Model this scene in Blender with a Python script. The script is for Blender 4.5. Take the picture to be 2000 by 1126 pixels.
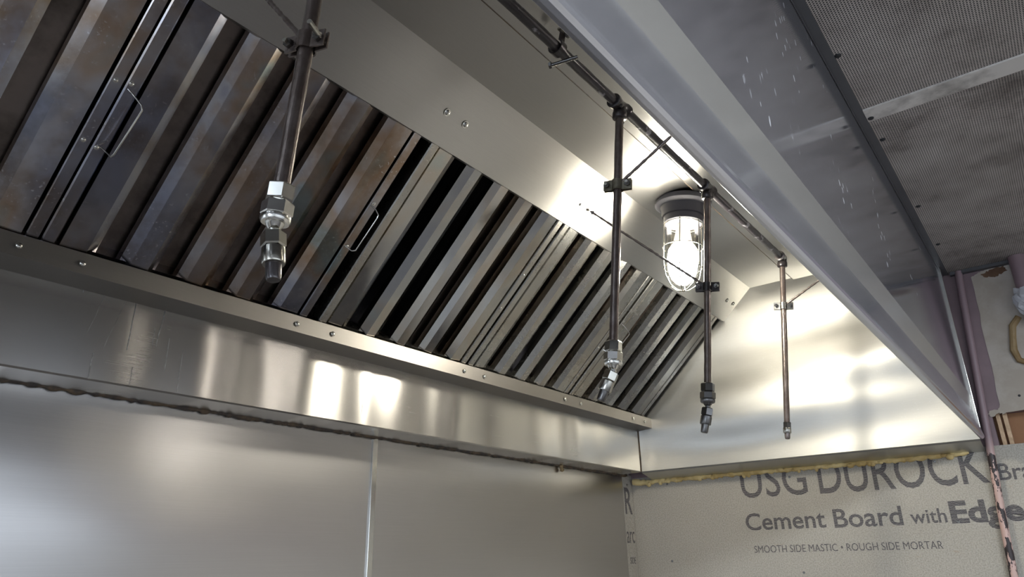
import bpy, bmesh, math, random
from mathutils import Vector, Matrix, Quaternion

# ------------------------------------------------------------------ set-up
for o in list(bpy.data.objects):
    bpy.data.objects.remove(o, do_unlink=True)
C = bpy.context.scene.collection
ZB = 2.0            # height of the hood's lower edge above the floor; all z below are relative to it
random.seed(4)

# camera
cam_d = bpy.data.cameras.new('camera')
cam = bpy.data.objects.new('camera', cam_d)
C.objects.link(cam)
bpy.context.scene.camera = cam
cam_d.sensor_width = 36.0
cam_d.lens = 1379.2192 / 2000 * 36.0
cam_d.clip_start = 0.02
_f = Vector((0.74401575, 0.56446149, 0.35752453))
_r = Vector((0.61016982, -0.79203539, -0.01930631))
_u = Vector((-0.27227441, -0.23251488, 0.93370417))
M4 = Matrix(((_r.x, _u.x, -_f.x), (_r.y, _u.y, -_f.y), (_r.z, _u.z, -_f.z))).to_4x4()
M4.translation = Vector((-2.69734846, -1.39619499, -0.32504034 + ZB))
cam.matrix_world = M4

# world: dim neutral
w = bpy.data.worlds.new('world')
bpy.context.scene.world = w
w.use_nodes = True
w.node_tree.nodes['Background'].inputs[0].default_value = (0.8, 0.85, 1.0, 1)
w.node_tree.nodes['Background'].inputs[1].default_value = 0.3

vs = bpy.context.scene.view_settings
vs.view_transform = 'Standard'
vs.look = 'None'
vs.exposure = 0.22
vs.gamma = 1.0
vs.use_curve_mapping = False

# added room light: two unseen ceiling troffers over the cooks' aisle (their housings are built below)
FILL_TROFFERS = [(-2.3, -2.75), (-4.3, -2.75)]
for tx, ty in FILL_TROFFERS:
    ld = bpy.data.lights.new('troffer_light', 'AREA')
    ld.shape = 'RECTANGLE'; ld.size = 1.1; ld.size_y = 0.5
    ld.energy = 75; ld.color = (0.86, 0.93, 1.0)
    lo = bpy.data.objects.new('troffer_light', ld); C.objects.link(lo)
    lo.location = (tx, ty, 0.565 + ZB)
BULB = 10.0

# ------------------------------------------------------------------ materials
def new_mat(name):
    m = bpy.data.materials.new(name); m.use_nodes = True
    nt = m.node_tree
    return m, nt, nt.nodes['Principled BSDF']

def N(nt, t, **kw):
    n = nt.nodes.new(t)
    for k, v in kw.items():
        if k.startswith('i_'):
            key = k[2:]
            n.inputs[int(key) if key.isdigit() else key.replace('_', ' ')].default_value = v
        else:
            setattr(n, k, v)
    return n

def coords(nt, scale=(1, 1, 1), rot=(0, 0, 0)):
    g = nt.nodes.new('ShaderNodeNewGeometry')
    mp = N(nt, 'ShaderNodeMapping')
    mp.inputs['Scale'].default_value = scale
    mp.inputs['Rotation'].default_value = rot
    nt.links.new(g.outputs['Position'], mp.inputs['Vector'])
    return mp.outputs[0]

def ramp(nt, src, stops):
    r = nt.nodes.new('ShaderNodeValToRGB')
    el = r.color_ramp.elements
    while len(el) < len(stops):
        el.new(0.5)
    for e, (p, c) in zip(el, stops):
        e.position = p
        e.color = (c[0], c[1], c[2], 1) if isinstance(c, (tuple, list)) else (c, c, c, 1)
    nt.links.new(src, r.inputs[0])
    return r.outputs[0]

def noise(nt, vec, scale, detail=3, rough=0.55, dist=0.0):
    n = N(nt, 'ShaderNodeTexNoise')
    n.inputs['Scale'].default_value = scale
    n.inputs['Detail'].default_value = detail
    n.inputs['Roughness'].default_value = rough
    n.inputs['Distortion'].default_value = dist
    nt.links.new(vec, n.inputs['Vector'])
    return n.outputs['Fac']

def mixc(nt, fac, a, b, mode='MIX'):
    n = N(nt, 'ShaderNodeMix', data_type='RGBA', blend_type=mode)
    for sock, v in ((0, fac), (6, a), (7, b)):
        if isinstance(v, (int, float)):
            n.inputs[sock].default_value = v
        elif isinstance(v, (tuple, list)):
            n.inputs[sock].default_value = (v[0], v[1], v[2], 1)
        else:
            nt.links.new(v, n.inputs[sock])
    return n.outputs[2]

def mth(nt, op, a, b=None, c=None):
    n = N(nt, 'ShaderNodeMath', operation=op)
    for i, v in enumerate((a, b, c)):
        if v is None: continue
        if isinstance(v, (int, float)): n.inputs[i].default_value = v
        else: nt.links.new(v, n.inputs[i])
    return n.outputs[0]

def steel(name, col=(0.55, 0.54, 0.52), rough=0.28, brush=(1, 40, 40), wave=0.0, wscale=2.0,
          grain=0.02, spots=0.0, stain=None, rvar=0.06, aniso=0.0, tangent_axis=None, speck=0.0, wstretch=(1, 1, 1), hue=0.0, drops=0.0):
    """Brushed or polished sheet metal: fine brushing along one axis, slow waviness of thin sheet, stains."""
    m, nt, b = new_mat(name)
    b.inputs['Metallic'].default_value = 1.0
    br = noise(nt, coords(nt, brush), 14, 4, 0.7)
    blot = noise(nt, coords(nt), 5, 4, 0.6)
    c1 = tuple(x * 0.9 for x in col); c2 = tuple(min(1, x * 1.08) for x in col)
    base = mixc(nt, br, c1, c2)
    if stain:
        s = ramp(nt, noise(nt, coords(nt, (1, 1, 1)), 7, 5, 0.65), [(0.45, 0.0), (0.72, 1.0)])
        base = mixc(nt, s, base, stain)
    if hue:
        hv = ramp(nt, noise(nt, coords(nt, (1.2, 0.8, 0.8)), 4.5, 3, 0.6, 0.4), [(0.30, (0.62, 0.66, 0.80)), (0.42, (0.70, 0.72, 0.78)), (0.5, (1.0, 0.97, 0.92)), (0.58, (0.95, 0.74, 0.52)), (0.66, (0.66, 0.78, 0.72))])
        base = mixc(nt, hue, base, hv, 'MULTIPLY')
    if speck:
        s = ramp(nt, noise(nt, coords(nt), 160, 3, 0.6), [(0.62, 0.0), (0.72, 1.0)])
        s2 = ramp(nt, noise(nt, coords(nt), 6, 2), [(0.45, 0.0), (0.65, 1.0)])
        k = mth(nt, 'MULTIPLY', mth(nt, 'MULTIPLY', s, s2), speck)
        base = mixc(nt, k, base, (0.8, 0.82, 0.85))
    if drops:
        vo = N(nt, 'ShaderNodeTexVoronoi'); vo.inputs['Scale'].default_value = 70
        nt.links.new(coords(nt, (1, 1, 0.45)), vo.inputs['Vector'])
        k1 = ramp(nt, vo.outputs['Distance'], [(0.17, 1.0), (0.26, 0.0)])
        k2 = ramp(nt, noise(nt, coords(nt, (1, 1, 1)), 5, 3, 0.6), [(0.52, 0.0), (0.62, 1.0)])
        sc = N(nt, 'ShaderNodeSeparateColor'); nt.links.new(vo.outputs['Color'], sc.inputs[0])
        k3 = mth(nt, 'GREATER_THAN', sc.outputs[0], 0.35)
        kk = mth(nt, 'MULTIPLY', mth(nt, 'MULTIPLY', k1, k2), mth(nt, 'MULTIPLY', k3, drops))
        base = mixc(nt, kk, base, (0.9, 0.92, 0.95))
        nt.links.new(mth(nt, 'MULTIPLY_ADD', kk, -0.8, 0.88), b.inputs['Metallic'])
    nt.links.new(base, b.inputs['Base Color'])
    rr = mth(nt, 'ADD', mth(nt, 'MULTIPLY', mth(nt, 'SUBTRACT', br, 0.5), rvar),
             mth(nt, 'MULTIPLY_ADD', mth(nt, 'SUBTRACT', blot, 0.5), rvar * 1.5, rough))
    nt.links.new(rr, b.inputs['Roughness'])
    if aniso:
        b.inputs['Anisotropic'].default_value = aniso
        tv = N(nt, 'ShaderNodeCombineXYZ')
        for i in range(3): tv.inputs[i].default_value = tangent_axis[i]
        nt.links.new(tv.outputs[0], b.inputs['Tangent'])
    prev = None
    if wave:
        bp = N(nt, 'ShaderNodeBump'); bp.inputs['Strength'].default_value = 1.0
        bp.inputs['Distance'].default_value = wave
        nt.links.new(noise(nt, coords(nt, wstretch), wscale, 0, 0.4), bp.inputs['Height'])
        prev = bp.outputs[0]
    if grain:
        bp = N(nt, 'ShaderNodeBump'); bp.inputs['Strength'].default_value = grain
        bp.inputs['Distance'].default_value = 0.001
        nt.links.new(noise(nt, coords(nt, brush), 30, 3, 0.7), bp.inputs['Height'])
        if prev is not None: nt.links.new(prev, bp.inputs['Normal'])
        prev = bp.outputs[0]
    if prev is not None: nt.links.new(prev, b.inputs['Normal'])
    return m

def plain(name, col, rough=0.5, metal=0.0, bump=0.0, bscale=60, var=0.12, vscale=8, col2=None, edge=(0.4, 0.6), coat=0.0):
    m, nt, b = new_mat(name)
    c2 = col2 if col2 else tuple(x * (1 - var) for x in col)
    s = ramp(nt, noise(nt, coords(nt), vscale, 5, 0.6), [(edge[0], 0.0), (edge[1], 1.0)])
    nt.links.new(mixc(nt, s, col, c2), b.inputs['Base Color'])
    b.inputs['Roughness'].default_value = rough
    b.inputs['Metallic'].default_value = metal
    b.inputs['Coat Weight'].default_value = coat
    if bump:
        bp = N(nt, 'ShaderNodeBump'); bp.inputs['Strength'].default_value = 0.8
        bp.inputs['Distance'].default_value = bump
        nt.links.new(noise(nt, coords(nt), bscale, 4, 0.6), bp.inputs['Height'])
        nt.links.new(bp.outputs[0], b.inputs['Normal'])
    return m

MAT = {}
MAT['wall_steel'] = steel('wall_sheet_steel', (0.60, 0.59, 0.58), 0.28, (0.25, 40, 60), wave=0.020, wscale=1.6, grain=0.0,
                          wstretch=(0.7, 1, 2.4), rvar=0.012, aniso=0.3, tangent_axis=(0, 0, 1))
MAT['hood_back'] = steel('hood_back_steel', (0.60, 0.58, 0.55), 0.27, (0.25, 40, 60), wave=0.014, wscale=3.4, grain=0.0,
                         wstretch=(2.2, 1, 0.4), rvar=0.012, aniso=0.75, tangent_axis=(0, 0, 1))
MAT['hood_end'] = steel('hood_end_steel', (0.58, 0.575, 0.545), 0.42, (60, 1, 40), wave=0.040, wscale=2.6, grain=0.0, speck=0.3, wstretch=(1, 0.45, 2.1), rvar=0.04, aniso=0.5, tangent_axis=(0, 1, 0))
MAT['satin'] = steel('satin_steel', (0.60, 0.585, 0.55), 0.29, (0.8, 60, 60), wave=0.003, wscale=2, grain=0.0, rvar=0.03, aniso=0.7, tangent_axis=(0, 0.73, -0.68))
MAT['hood_top'] = steel('hood_top_steel', (0.55, 0.54, 0.52), 0.29, (0.8, 60, 60), wave=0.006, wscale=2.5, grain=0.0, rvar=0.03, aniso=0.7, tangent_axis=(0, 1, 0))
MAT['hood_front'] = steel('hood_front_steel', (0.60, 0.60, 0.65), 0.11, (1, 60, 60), wave=0.0012, wscale=3, grain=0.0,
                          rvar=0.04, drops=0.8)  # lavender tint puts the bluish reflected haze into the colour
MAT['hood_lower'] = steel('hood_lower_steel', (0.64, 0.65, 0.70), 0.17, (1, 60, 60), wave=0.001, wscale=3, grain=0.0)
MAT['hood_lower'].node_tree.nodes['Principled BSDF'].inputs['Metallic'].default_value = 0.85  # pale blue and less metallic: bluish reflected light painted into the lower face
MAT['hood_band'] = steel('hood_band_steel', (0.56, 0.545, 0.51), 0.22, (1, 60, 60), wave=0.001, wscale=3, grain=0.02)
MAT['hood_band'].node_tree.nodes['Principled BSDF'].inputs['Metallic'].default_value = 0.7  # warm and less metallic: reflected room light painted into the band
MAT['rail'] = steel('rail_steel', (0.27, 0.255, 0.24), 0.42, (1, 50, 50), wave=0.001, grain=0.03)
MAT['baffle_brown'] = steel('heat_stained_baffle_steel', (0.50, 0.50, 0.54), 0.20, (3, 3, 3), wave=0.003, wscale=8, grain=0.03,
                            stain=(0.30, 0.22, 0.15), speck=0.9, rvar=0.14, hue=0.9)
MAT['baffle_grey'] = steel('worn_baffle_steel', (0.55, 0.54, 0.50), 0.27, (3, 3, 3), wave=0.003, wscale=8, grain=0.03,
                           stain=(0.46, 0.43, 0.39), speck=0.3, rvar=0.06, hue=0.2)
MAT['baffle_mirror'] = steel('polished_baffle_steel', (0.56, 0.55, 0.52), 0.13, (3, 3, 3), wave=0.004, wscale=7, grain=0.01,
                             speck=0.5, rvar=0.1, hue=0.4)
MAT['baffle_back'] = steel('greasy_inner_baffle', (0.24, 0.20, 0.175), 0.36, (3, 3, 3), grain=0.03, stain=(0.09, 0.075, 0.065))  # grease brown, darkened further to paint in shade between the front baffles
MAT['chrome'] = steel('bright_metal', (0.78, 0.77, 0.72), 0.16, (1, 1, 1), wave=0.0, grain=0.0, rvar=0.1)
MAT['nickel'] = steel('dull_plated_metal', (0.55, 0.54, 0.50), 0.22, (1, 1, 1), wave=0.0, grain=0.02, rvar=0.15, stain=(0.35, 0.32, 0.24))
MAT['dark_fitting'] = steel('dark_plated_metal', (0.17, 0.165, 0.16), 0.28, (1, 1, 1), wave=0.0, grain=0.02)
MAT['pipe'] = plain('greasy_brown_pipe', (0.16, 0.125, 0.11), 0.27, 0.6, bump=0.0012, bscale=90, col2=(0.24, 0.20, 0.185), vscale=25, coat=0.4)
MAT['pipe_dark'] = plain('black_iron_pipe', (0.035, 0.03, 0.032), 0.3, 0.4, bump=0.0015, bscale=70, col2=(0.07, 0.06, 0.06), vscale=20, coat=0.5)
MAT['manifold'] = plain('peeling_black_pipe', (0.035, 0.03, 0.035), 0.32, 0.3, bump=0.001, bscale=60, col2=(0.32, 0.31, 0.34), vscale=22, edge=(0.6, 0.64), coat=0.4)
MAT['lamp_cast'] = plain('grey_cast_metal', (0.065, 0.065, 0.08), 0.6, 0.1, bump=0.0005, bscale=120)
MAT['strap'] = plain('greasy_zinc_strap', (0.36, 0.34, 0.27), 0.38, 0.6, bump=0.0006, bscale=90, col2=(0.2, 0.18, 0.13), vscale=30)
MAT['bulb_base'] = plain('white_bulb_plastic', (0.78, 0.75, 0.66), 0.4)
MAT['pink'] = plain('pink_mauve_paint', (0.235, 0.165, 0.175), 0.55, bump=0.0008, bscale=40, var=0.15)
MAT['plaster'] = plain('bare_wall_plaster', (0.50, 0.455, 0.40), 0.85, bump=0.0015, bscale=50, col2=(0.40, 0.35, 0.29), vscale=7)
MAT['brown_gash'] = plain('brown_torn_board', (0.10, 0.05, 0.03), 0.9, bump=0.004, bscale=40, col2=(0.2, 0.12, 0.07))
MAT['brown_board'] = plain('brown_cavity_board', (0.33, 0.17, 0.085), 0.8, bump=0.0005)
MAT['lath'] = plain('raw_timber', (0.66, 0.47, 0.30), 0.75, bump=0.0006, bscale=90, col2=(0.45, 0.30, 0.18), vscale=30)
MAT['foam'] = plain('yellow_expanding_foam', (0.82, 0.64, 0.30), 0.6, bump=0.004, bscale=60, col2=(0.55, 0.38, 0.14), vscale=12)
MAT['glue'] = plain('brown_adhesive', (0.22, 0.135, 0.05), 0.6, bump=0.004, bscale=50, col2=(0.33, 0.24, 0.12))
MAT['black'] = plain('black_rubber', (0.02, 0.02, 0.022), 0.6)
MAT['duct_dark'] = plain('sooty_duct_interior', (0.012, 0.012, 0.02), 0.5, 0.2)  # near-black lining behind the filters
MAT['caulk'] = plain('dark_grease_caulk', (0.045, 0.035, 0.03), 0.7, bump=0.003, bscale=60, col2=(0.12, 0.08, 0.045), vscale=30)
MAT['room_wall'] = plain('white_kitchen_paint', (0.74, 0.75, 0.77), 0.6)
MAT['streak'] = plain('dried_pale_drips', (0.33, 0.33, 0.33), 0.5, 0.4, col2=(0.17, 0.17, 0.17), vscale=120)
MAT['ink'] = None

# printed ink: broken into thin horizontal stripes like roller printing
m, nt, b = new_mat('dark_board_ink')
wv = N(nt, 'ShaderNodeTexWave', wave_type='BANDS', bands_direction='Z')
wv.inputs['Scale'].default_value = 75; wv.inputs['Distortion'].default_value = 2.5; wv.inputs['Detail'].default_value = 3
wv.inputs['Detail Scale'].default_value = 2
nt.links.new(coords(nt), wv.inputs['Vector'])
s = ramp(nt, wv.outputs['Fac'], [(0.2, 1.0), (0.34, 0.0)])
nt.links.new(mixc(nt, s, (0.025, 0.021, 0.032), (0.33, 0.31, 0.28)), b.inputs['Base Color'])
b.inputs['Roughness'].default_value = 0.8
MAT['ink'] = m

# cement board
m, nt, b = new_mat('grey_cement_board')
v = coords(nt)
c = mixc(nt, noise(nt, v, 3, 4, 0.6), (0.395, 0.36, 0.305), (0.53, 0.495, 0.43))
fine = noise(nt, v, 230, 2, 0.7)
c = mixc(nt, ramp(nt, fine, [(0.35, 0.0), (0.6, 1.0)]), mixc(nt, 0.5, c, (0.2, 0.19, 0.16)), c)
rust = ramp(nt, noise(nt, coords(nt, (1, 1, 3)), 14, 5, 0.7), [(0.66, 0.0), (0.74, 1.0)])
c = mixc(nt, mth(nt, 'MULTIPLY', rust, 0.35), c, (0.36, 0.25, 0.14))
nt.links.new(c, b.inputs['Base Color'])
b.inputs['Roughness'].default_value = 0.9
bp = N(nt, 'ShaderNodeBump'); bp.inputs['Strength'].default_value = 0.8; bp.inputs['Distance'].default_value = 0.0015
nt.links.new(noise(nt, v, 260, 3, 0.6), bp.inputs['Height']); nt.links.new(bp.outputs[0], b.inputs['Normal'])
MAT['board'] = m

# pink conduit with black chipped patches low down and pale pink paint
m, nt, b = new_mat('chipped_pink_conduit_paint')
v = coords(nt)
chip = noise(nt, coords(nt, (1, 1, 0.35)), 42, 4, 0.65)
sep = N(nt, 'ShaderNodeSeparateXYZ'); nt.links.new(v, sep.inputs[0])
low = N(nt, 'ShaderNodeMapRange'); low.inputs[1].default_value = ZB + 0.02; low.inputs[2].default_value = ZB - 0.06
nt.links.new(sep.outputs[2], low.inputs[0])
th = mth(nt, 'MULTIPLY_ADD', low.outputs[0], -0.17, 0.70)
k = mth(nt, 'GREATER_THAN', chip, th)
pc = mixc(nt, low.outputs[0], (0.27, 0.19, 0.205), (0.56, 0.38, 0.33))
nt.links.new(mixc(nt, k, pc, (0.025, 0.015, 0.015)), b.inputs['Base Color'])
b.inputs['Roughness'].default_value = 0.45
MAT['conduit'] = m

# perforated ceiling panel: staggered round holes, 5.7 mm pitch
m, nt, b = new_mat('perforated_painted_metal')
P = 0.0057
sx = N(nt, 'ShaderNodeSeparateXYZ')
nt.links.new(coords(nt), sx.inputs[0])
u_ = mth(nt, 'DIVIDE', sx.outputs[0], P); v_ = mth(nt, 'DIVIDE', sx.outputs[1], P * 1.732)
def lat(off):
    a = mth(nt, 'SUBTRACT', mth(nt, 'FRACT', mth(nt, 'ADD', u_, off)), 0.5)
    c = mth(nt, 'MULTIPLY', mth(nt, 'SUBTRACT', mth(nt, 'FRACT', mth(nt, 'ADD', v_, off)), 0.5), 1.732)
    return mth(nt, 'SQRT', mth(nt, 'ADD', mth(nt, 'MULTIPLY', a, a), mth(nt, 'MULTIPLY', c, c)))
d = mth(nt, 'MINIMUM', lat(100.0), lat(100.5))
hole = ramp(nt, d, [(0.27, 1.0), (0.33, 0.0)])
g1 = ramp(nt, noise(nt, coords(nt), 5, 5, 0.7), [(0.3, (0.62, 0.57, 0.52)), (0.52, (0.46, 0.41, 0.37)), (0.7, (0.2, 0.17, 0.15))])
nt.links.new(mixc(nt, hole, g1, (0.006, 0.005, 0.006)), b.inputs['Base Color'])
b.inputs['Roughness'].default_value = 0.55
MAT['perf'] = m
MAT['batten'] = plain('dirty_cream_batten', (0.72, 0.68, 0.62), 0.6, bump=0.0006, col2=(0.17, 0.15, 0.13), vscale=9, edge=(0.45, 0.72))
MAT['trim'] = plain('grey_ceiling_angle', (0.085, 0.085, 0.09), 0.5)

# floor: red quarry tile
m, nt, b = new_mat('dark_quarry_tile')
bt = N(nt, 'ShaderNodeTexBrick'); bt.offset = 0.0
bt.inputs['Color1'].default_value = (0.07, 0.064, 0.064, 1); bt.inputs['Color2'].default_value = (0.055, 0.05, 0.05, 1)
bt.inputs['Mortar'].default_value = (0.08, 0.07, 0.06, 1)
bt.inputs['Scale'].default_value = 1.0; bt.inputs['Brick Width'].default_value = 0.152; bt.inputs['Row Height'].default_value = 0.152
bt.inputs['Mortar Size'].default_value = 0.004
nt.links.new(coords(nt), bt.inputs['Vector']); nt.links.new(bt.outputs[0], b.inputs['Base Color'])
b.inputs['Roughness'].default_value = 0.4
MAT['tile'] = m

def emis(name, col, s):
    m, nt, b = new_mat(name)
    b.inputs['Base Color'].default_value = (*col, 1)
    b.inputs['Emission Color'].default_value = (*col, 1)
    b.inputs['Emission Strength'].default_value = s
    return m
MAT['bulb'] = emis('lit_bulb', (1.0, 0.96, 0.88), BULB * 15)
MAT['troffer'] = emis('troffer_diffuser', (0.86, 0.93, 1.0), 5.0)  # glowing face of the added ceiling lights
MAT['daylight_left'] = emis('daylight_pane_bright', (0.74, 0.85, 1.0), 5.5)  # added glowing pane, brightens left sides of pipe and baffles
MAT['daylight'] = emis('daylight_pane', (0.80, 0.88, 1.0), 1.9)  # added glowing pane, gives the steel wall its bluish reflections

# thin clear jar glass, slightly yellowed by grease
m, nt, b = new_mat('clear_jar_glass')
tr = N(nt, 'ShaderNodeBsdfTransparent'); tr.inputs[0].default_value = (0.97, 0.95, 0.88, 1)
gl = N(nt, 'ShaderNodeBsdfGlossy'); gl.inputs['Roughness'].default_value = 0.08
fr = N(nt, 'ShaderNodeFresnel'); fr.inputs[0].default_value = 1.4
mx = N(nt, 'ShaderNodeMixShader')
nt.links.new(fr.outputs[0], mx.inputs[0]); nt.links.new(tr.outputs[0], mx.inputs[1]); nt.links.new(gl.outputs[0], mx.inputs[2])
nt.links.new(mx.outputs[0], nt.nodes['Material Output'].inputs[0])
MAT['glass'] = m
# plastic wrap
m, nt, b = new_mat('clear_plastic_wrap')
tr = N(nt, 'ShaderNodeBsdfTransparent')
b.inputs['Base Color'].default_value = (0.75, 0.77, 0.8, 1); b.inputs['Roughness'].default_value = 0.2
mx = N(nt, 'ShaderNodeMixShader'); mx.inputs[0].default_value = 0.62
nt.links.new(tr.outputs[0], mx.inputs[1]); nt.links.new(b.outputs[0], mx.inputs[2])
nt.links.new(mx.outputs[0], nt.nodes['Material Output'].inputs[0])
MAT['plastic'] = m

# ------------------------------------------------------------------ mesh helpers
class MB:
    """collects geometry (coordinates relative to the hood's lower edge level)"""
    def __init__(s): s.v = []; s.f = []
    def add(s, vs_, fs):
        o = len(s.v); s.v += [tuple(p) for p in vs_]; s.f += [tuple(i + o for i in f) for f in fs]; return s
    def box(s, a, b):
        x0, y0, z0 = a; x1, y1, z1 = b
        return s.add([(x0, y0, z0), (x1, y0, z0), (x1, y1, z0), (x0, y1, z0), (x0, y0, z1), (x1, y0, z1), (x1, y1, z1), (x0, y1, z1)],
                     [(0, 3, 2, 1), (4, 5, 6, 7), (0, 1, 5, 4), (1, 2, 6, 5), (2, 3, 7, 6), (3, 0, 4, 7)])
    def prism(s, poly, a, b, axis=0):
        """closed polygon (two coordinates) extruded along an axis from a to b"""
        def P(t, p):
            if axis == 0: return (t, p[0], p[1])
            if axis == 1: return (p[0], t, p[1])
            return (p[0], p[1], t)
        n = len(poly)
        vs_ = [P(a, p) for p in poly] + [P(b, p) for p in poly]
        fs = [tuple(range(n))[::-1], tuple(range(n, 2 * n))] + [(i, (i + 1) % n, n + (i + 1) % n, n + i) for i in range(n)]
        return s.add(vs_, fs)
    def sheet(s, line, t, a, b, axis=0):
        """bent sheet: polyline thickened by t, extruded along the axis"""
        L = [Vector((p[0], p[1])) for p in line]; up = []
        for i, p in enumerate(L):
            d = Vector((0, 0))
            if i > 0: d += (p - L[i - 1]).normalized()
            if i < len(L) - 1: d += (L[i + 1] - p).normalized()
            d.normalize(); nrm = Vector((-d.y, d.x)); up.append(p + nrm * t)
        poly = [tuple(p) for p in L] + [tuple(p) for p in reversed(up)]
        def P(tt, p):
            if axis == 0: return (tt, p[0], p[1])
            if axis == 1: return (p[0], tt, p[1])
            return (p[0], p[1], tt)
        n = len(L)
        for k in range(n - 1):
            q = [L[k], L[k + 1], up[k + 1], up[k]]
            s.add([P(a, p) for p in q] + [P(b, p) for p in q], [(0, 1, 2, 3), (7, 6, 5, 4), (0, 4, 5, 1), (1, 5, 6, 2), (2, 6, 7, 3), (3, 7, 4, 0)])
        return s
    def tube(s, pts, r, n=16, cap=True, rfun=None):
        pts = [Vector(p) for p in pts]; rings = []
        d0 = (pts[1] - pts[0]).normalized()
        ref = Vector((0, 0, 1)) if abs(d0.z) < 0.9 else Vector((1, 0, 0))
        side = d0.cross(ref).normalized()
        for i, p in enumerate(pts):
            if i == 0: d = pts[1] - pts[0]
            elif i == len(pts) - 1: d = pts[-1] - pts[-2]
            else: d = (pts[i + 1] - pts[i]).normalized() + (pts[i] - pts[i - 1]).normalized()
            d.normalize()
            side = (side - d * side.dot(d)).normalized(); up = d.cross(side)
            rr = r[i] if isinstance(r, (list, tuple)) else r
            ring = []
            for k in range(n):
                a = 2 * math.pi * k / n
                q = rr if rfun is None else rr * rfun(i, k)
                ring.append(p + side * math.cos(a) * q + up * math.sin(a) * q)
            rings.append(ring)
        vs_ = [q for ring in rings for q in ring]; fs = []
        for i in range(len(pts) - 1):
            for k in range(n):
                fs.append((i * n + k, i * n + (k + 1) % n, (i + 1) * n + (k + 1) % n, (i + 1) * n + k))
        if cap:
            fs.append(tuple(range(n))[::-1]); fs.append(tuple(range((len(pts) - 1) * n, len(pts) * n)))
        return s.add(vs_, fs)
    def lathe(s, prof, o, d, n=32, cap=True):
        """profile [(radius, distance)] turned about the axis from o along d"""
        o = Vector(o); d = Vector(d).normalized()
        return s.tube_prof(prof, o, d, n, cap)
    def tube_prof(s, prof, o, d, n, cap, phase=0.0):
        ref = Vector((0, 0, 1)) if abs(d.z) < 0.9 else Vector((1, 0, 0))
        a1 = d.cross(ref).normalized(); a2 = d.cross(a1)
        vs_ = []
        for r, t in prof:
            for k in range(n):
                a = 2 * math.pi * k / n + phase
                vs_.append(o + d * t + a1 * math.cos(a) * r + a2 * math.sin(a) * r)
        fs = []
        for i in range(len(prof) - 1):
            for k in range(n):
                fs.append((i * n + k, i * n + (k + 1) % n, (i + 1) * n + (k + 1) % n, (i + 1) * n + k))
        if cap:
            fs.append(tuple(range(n))[::-1]); fs.append(tuple(range((len(prof) - 1) * n, len(prof) * n)))
        return s.add(vs_, fs)
    def hexn(s, r, t0, t1, o, d, phase=0.3):
        c = 0.12 * r
        return s.tube_prof([(r - c, t0), (r, t0 + c), (r, t1 - c), (r - c, t1)], Vector(o), Vector(d).normalized(), 6, True, phase)
    def dome(s, r, h, o, d, n=12):
        return s.lathe([(r, 0), (r * 0.97, h * 0.35), (r * 0.78, h * 0.7), (r * 0.45, h * 0.93), (r * 0.05, h)], o, d, n)

def obj(name, mb, mat, parent=None, smooth=False, bevel=0.0, origin=None, angle=35):
    if origin is None:
        if parent is not None:
            origin = Vector(parent['_w'])
        else:
            xs = [p[0] for p in mb.v]; ys = [p[1] for p in mb.v]; zs = [p[2] for p in mb.v]
            origin = Vector(((min(xs) + max(xs)) / 2, (min(ys) + max(ys)) / 2, min(zs)))
    origin = Vector(origin)
    me = bpy.data.meshes.new(name)
    me.from_pydata([Vector(p) - origin for p in mb.v], [], mb.f)
    me.update()
    bm = bmesh.new(); bm.from_mesh(me)
    bmesh.ops.recalc_face_normals(bm, faces=bm.faces)
    bm.to_mesh(me); bm.free()
    me.materials.append(MAT[mat] if isinstance(mat, str) else mat)
    o = bpy.data.objects.new(name, me); C.objects.link(o)
    if parent is None:
        o.location = origin + Vector((0, 0, ZB)); o['_w'] = tuple(origin)
    else:
        o.parent = parent
        o.location = origin - Vector(parent['_w']); o['_w'] = tuple(origin)
    if smooth:
        for p in me.polygons: p.use_smooth = True
        sharp_by_angle(me, angle)
    if bevel:
        b = o.modifiers.new('bevel', 'BEVEL'); b.width = bevel; b.segments = 2; b.limit_method = 'ANGLE'
    return o

def sharp_by_angle(me, deg):
    bm = bmesh.new(); bm.from_mesh(me)
    lim = math.radians(deg)
    for e in bm.edges:
        if len(e.link_faces) == 2:
            if e.calc_face_angle(0) > lim: e.smooth = False
    bm.to_mesh(me); bm.free()

def empty(name, loc, label=None, cat=None, group=None):
    o = bpy.data.objects.new(name, None); C.objects.link(o)
    o.location = Vector(loc) + Vector((0, 0, ZB)); o['_w'] = tuple(loc)
    o.empty_display_size = 0.05
    tag(o, label, cat, group)
    return o
def tag(o, label=None, cat=None, group=None, kind=None):
    if label: o['label'] = label
    if cat: o['category'] = cat
    if group: o['group'] = group
    if kind: o['kind'] = kind
    return o
def struct(name, mb, mat, label=None, **kw):
    o = obj(name, mb, mat, **kw); o['kind'] = 'structure'
    if label: o['label'] = label
    return o

# ------------------------------------------------------------------ measurements (y is negative towards the cook)
XL = -4.6                   # hood's left end, out of view
YB, YF = 0.0, -1.2          # hood's back panel and front face
RY, RZ = -0.0624, 0.2112    # top lip of the filter rail
FY, FZ = -0.4278, 0.5589    # top of filters
CY_, CZ_ = -0.551, 0.674    # crease between sloped panel and top
TY = -0.723                 # lap seam in the hood top
ZC = 0.5885                 # room ceiling
WY, WX = 0.102, 0.10        # wall faces behind and beside the hood
sl = Vector((0, FY - RY, FZ - RZ)).normalized()          # up along the filters
nn = Vector((0, sl.z, -sl.y)); nn = Vector((0, 0.69, 0.725))  # into the duct, away from the cook
nn = (nn - sl * nn.dot(sl)).normalized()

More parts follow.
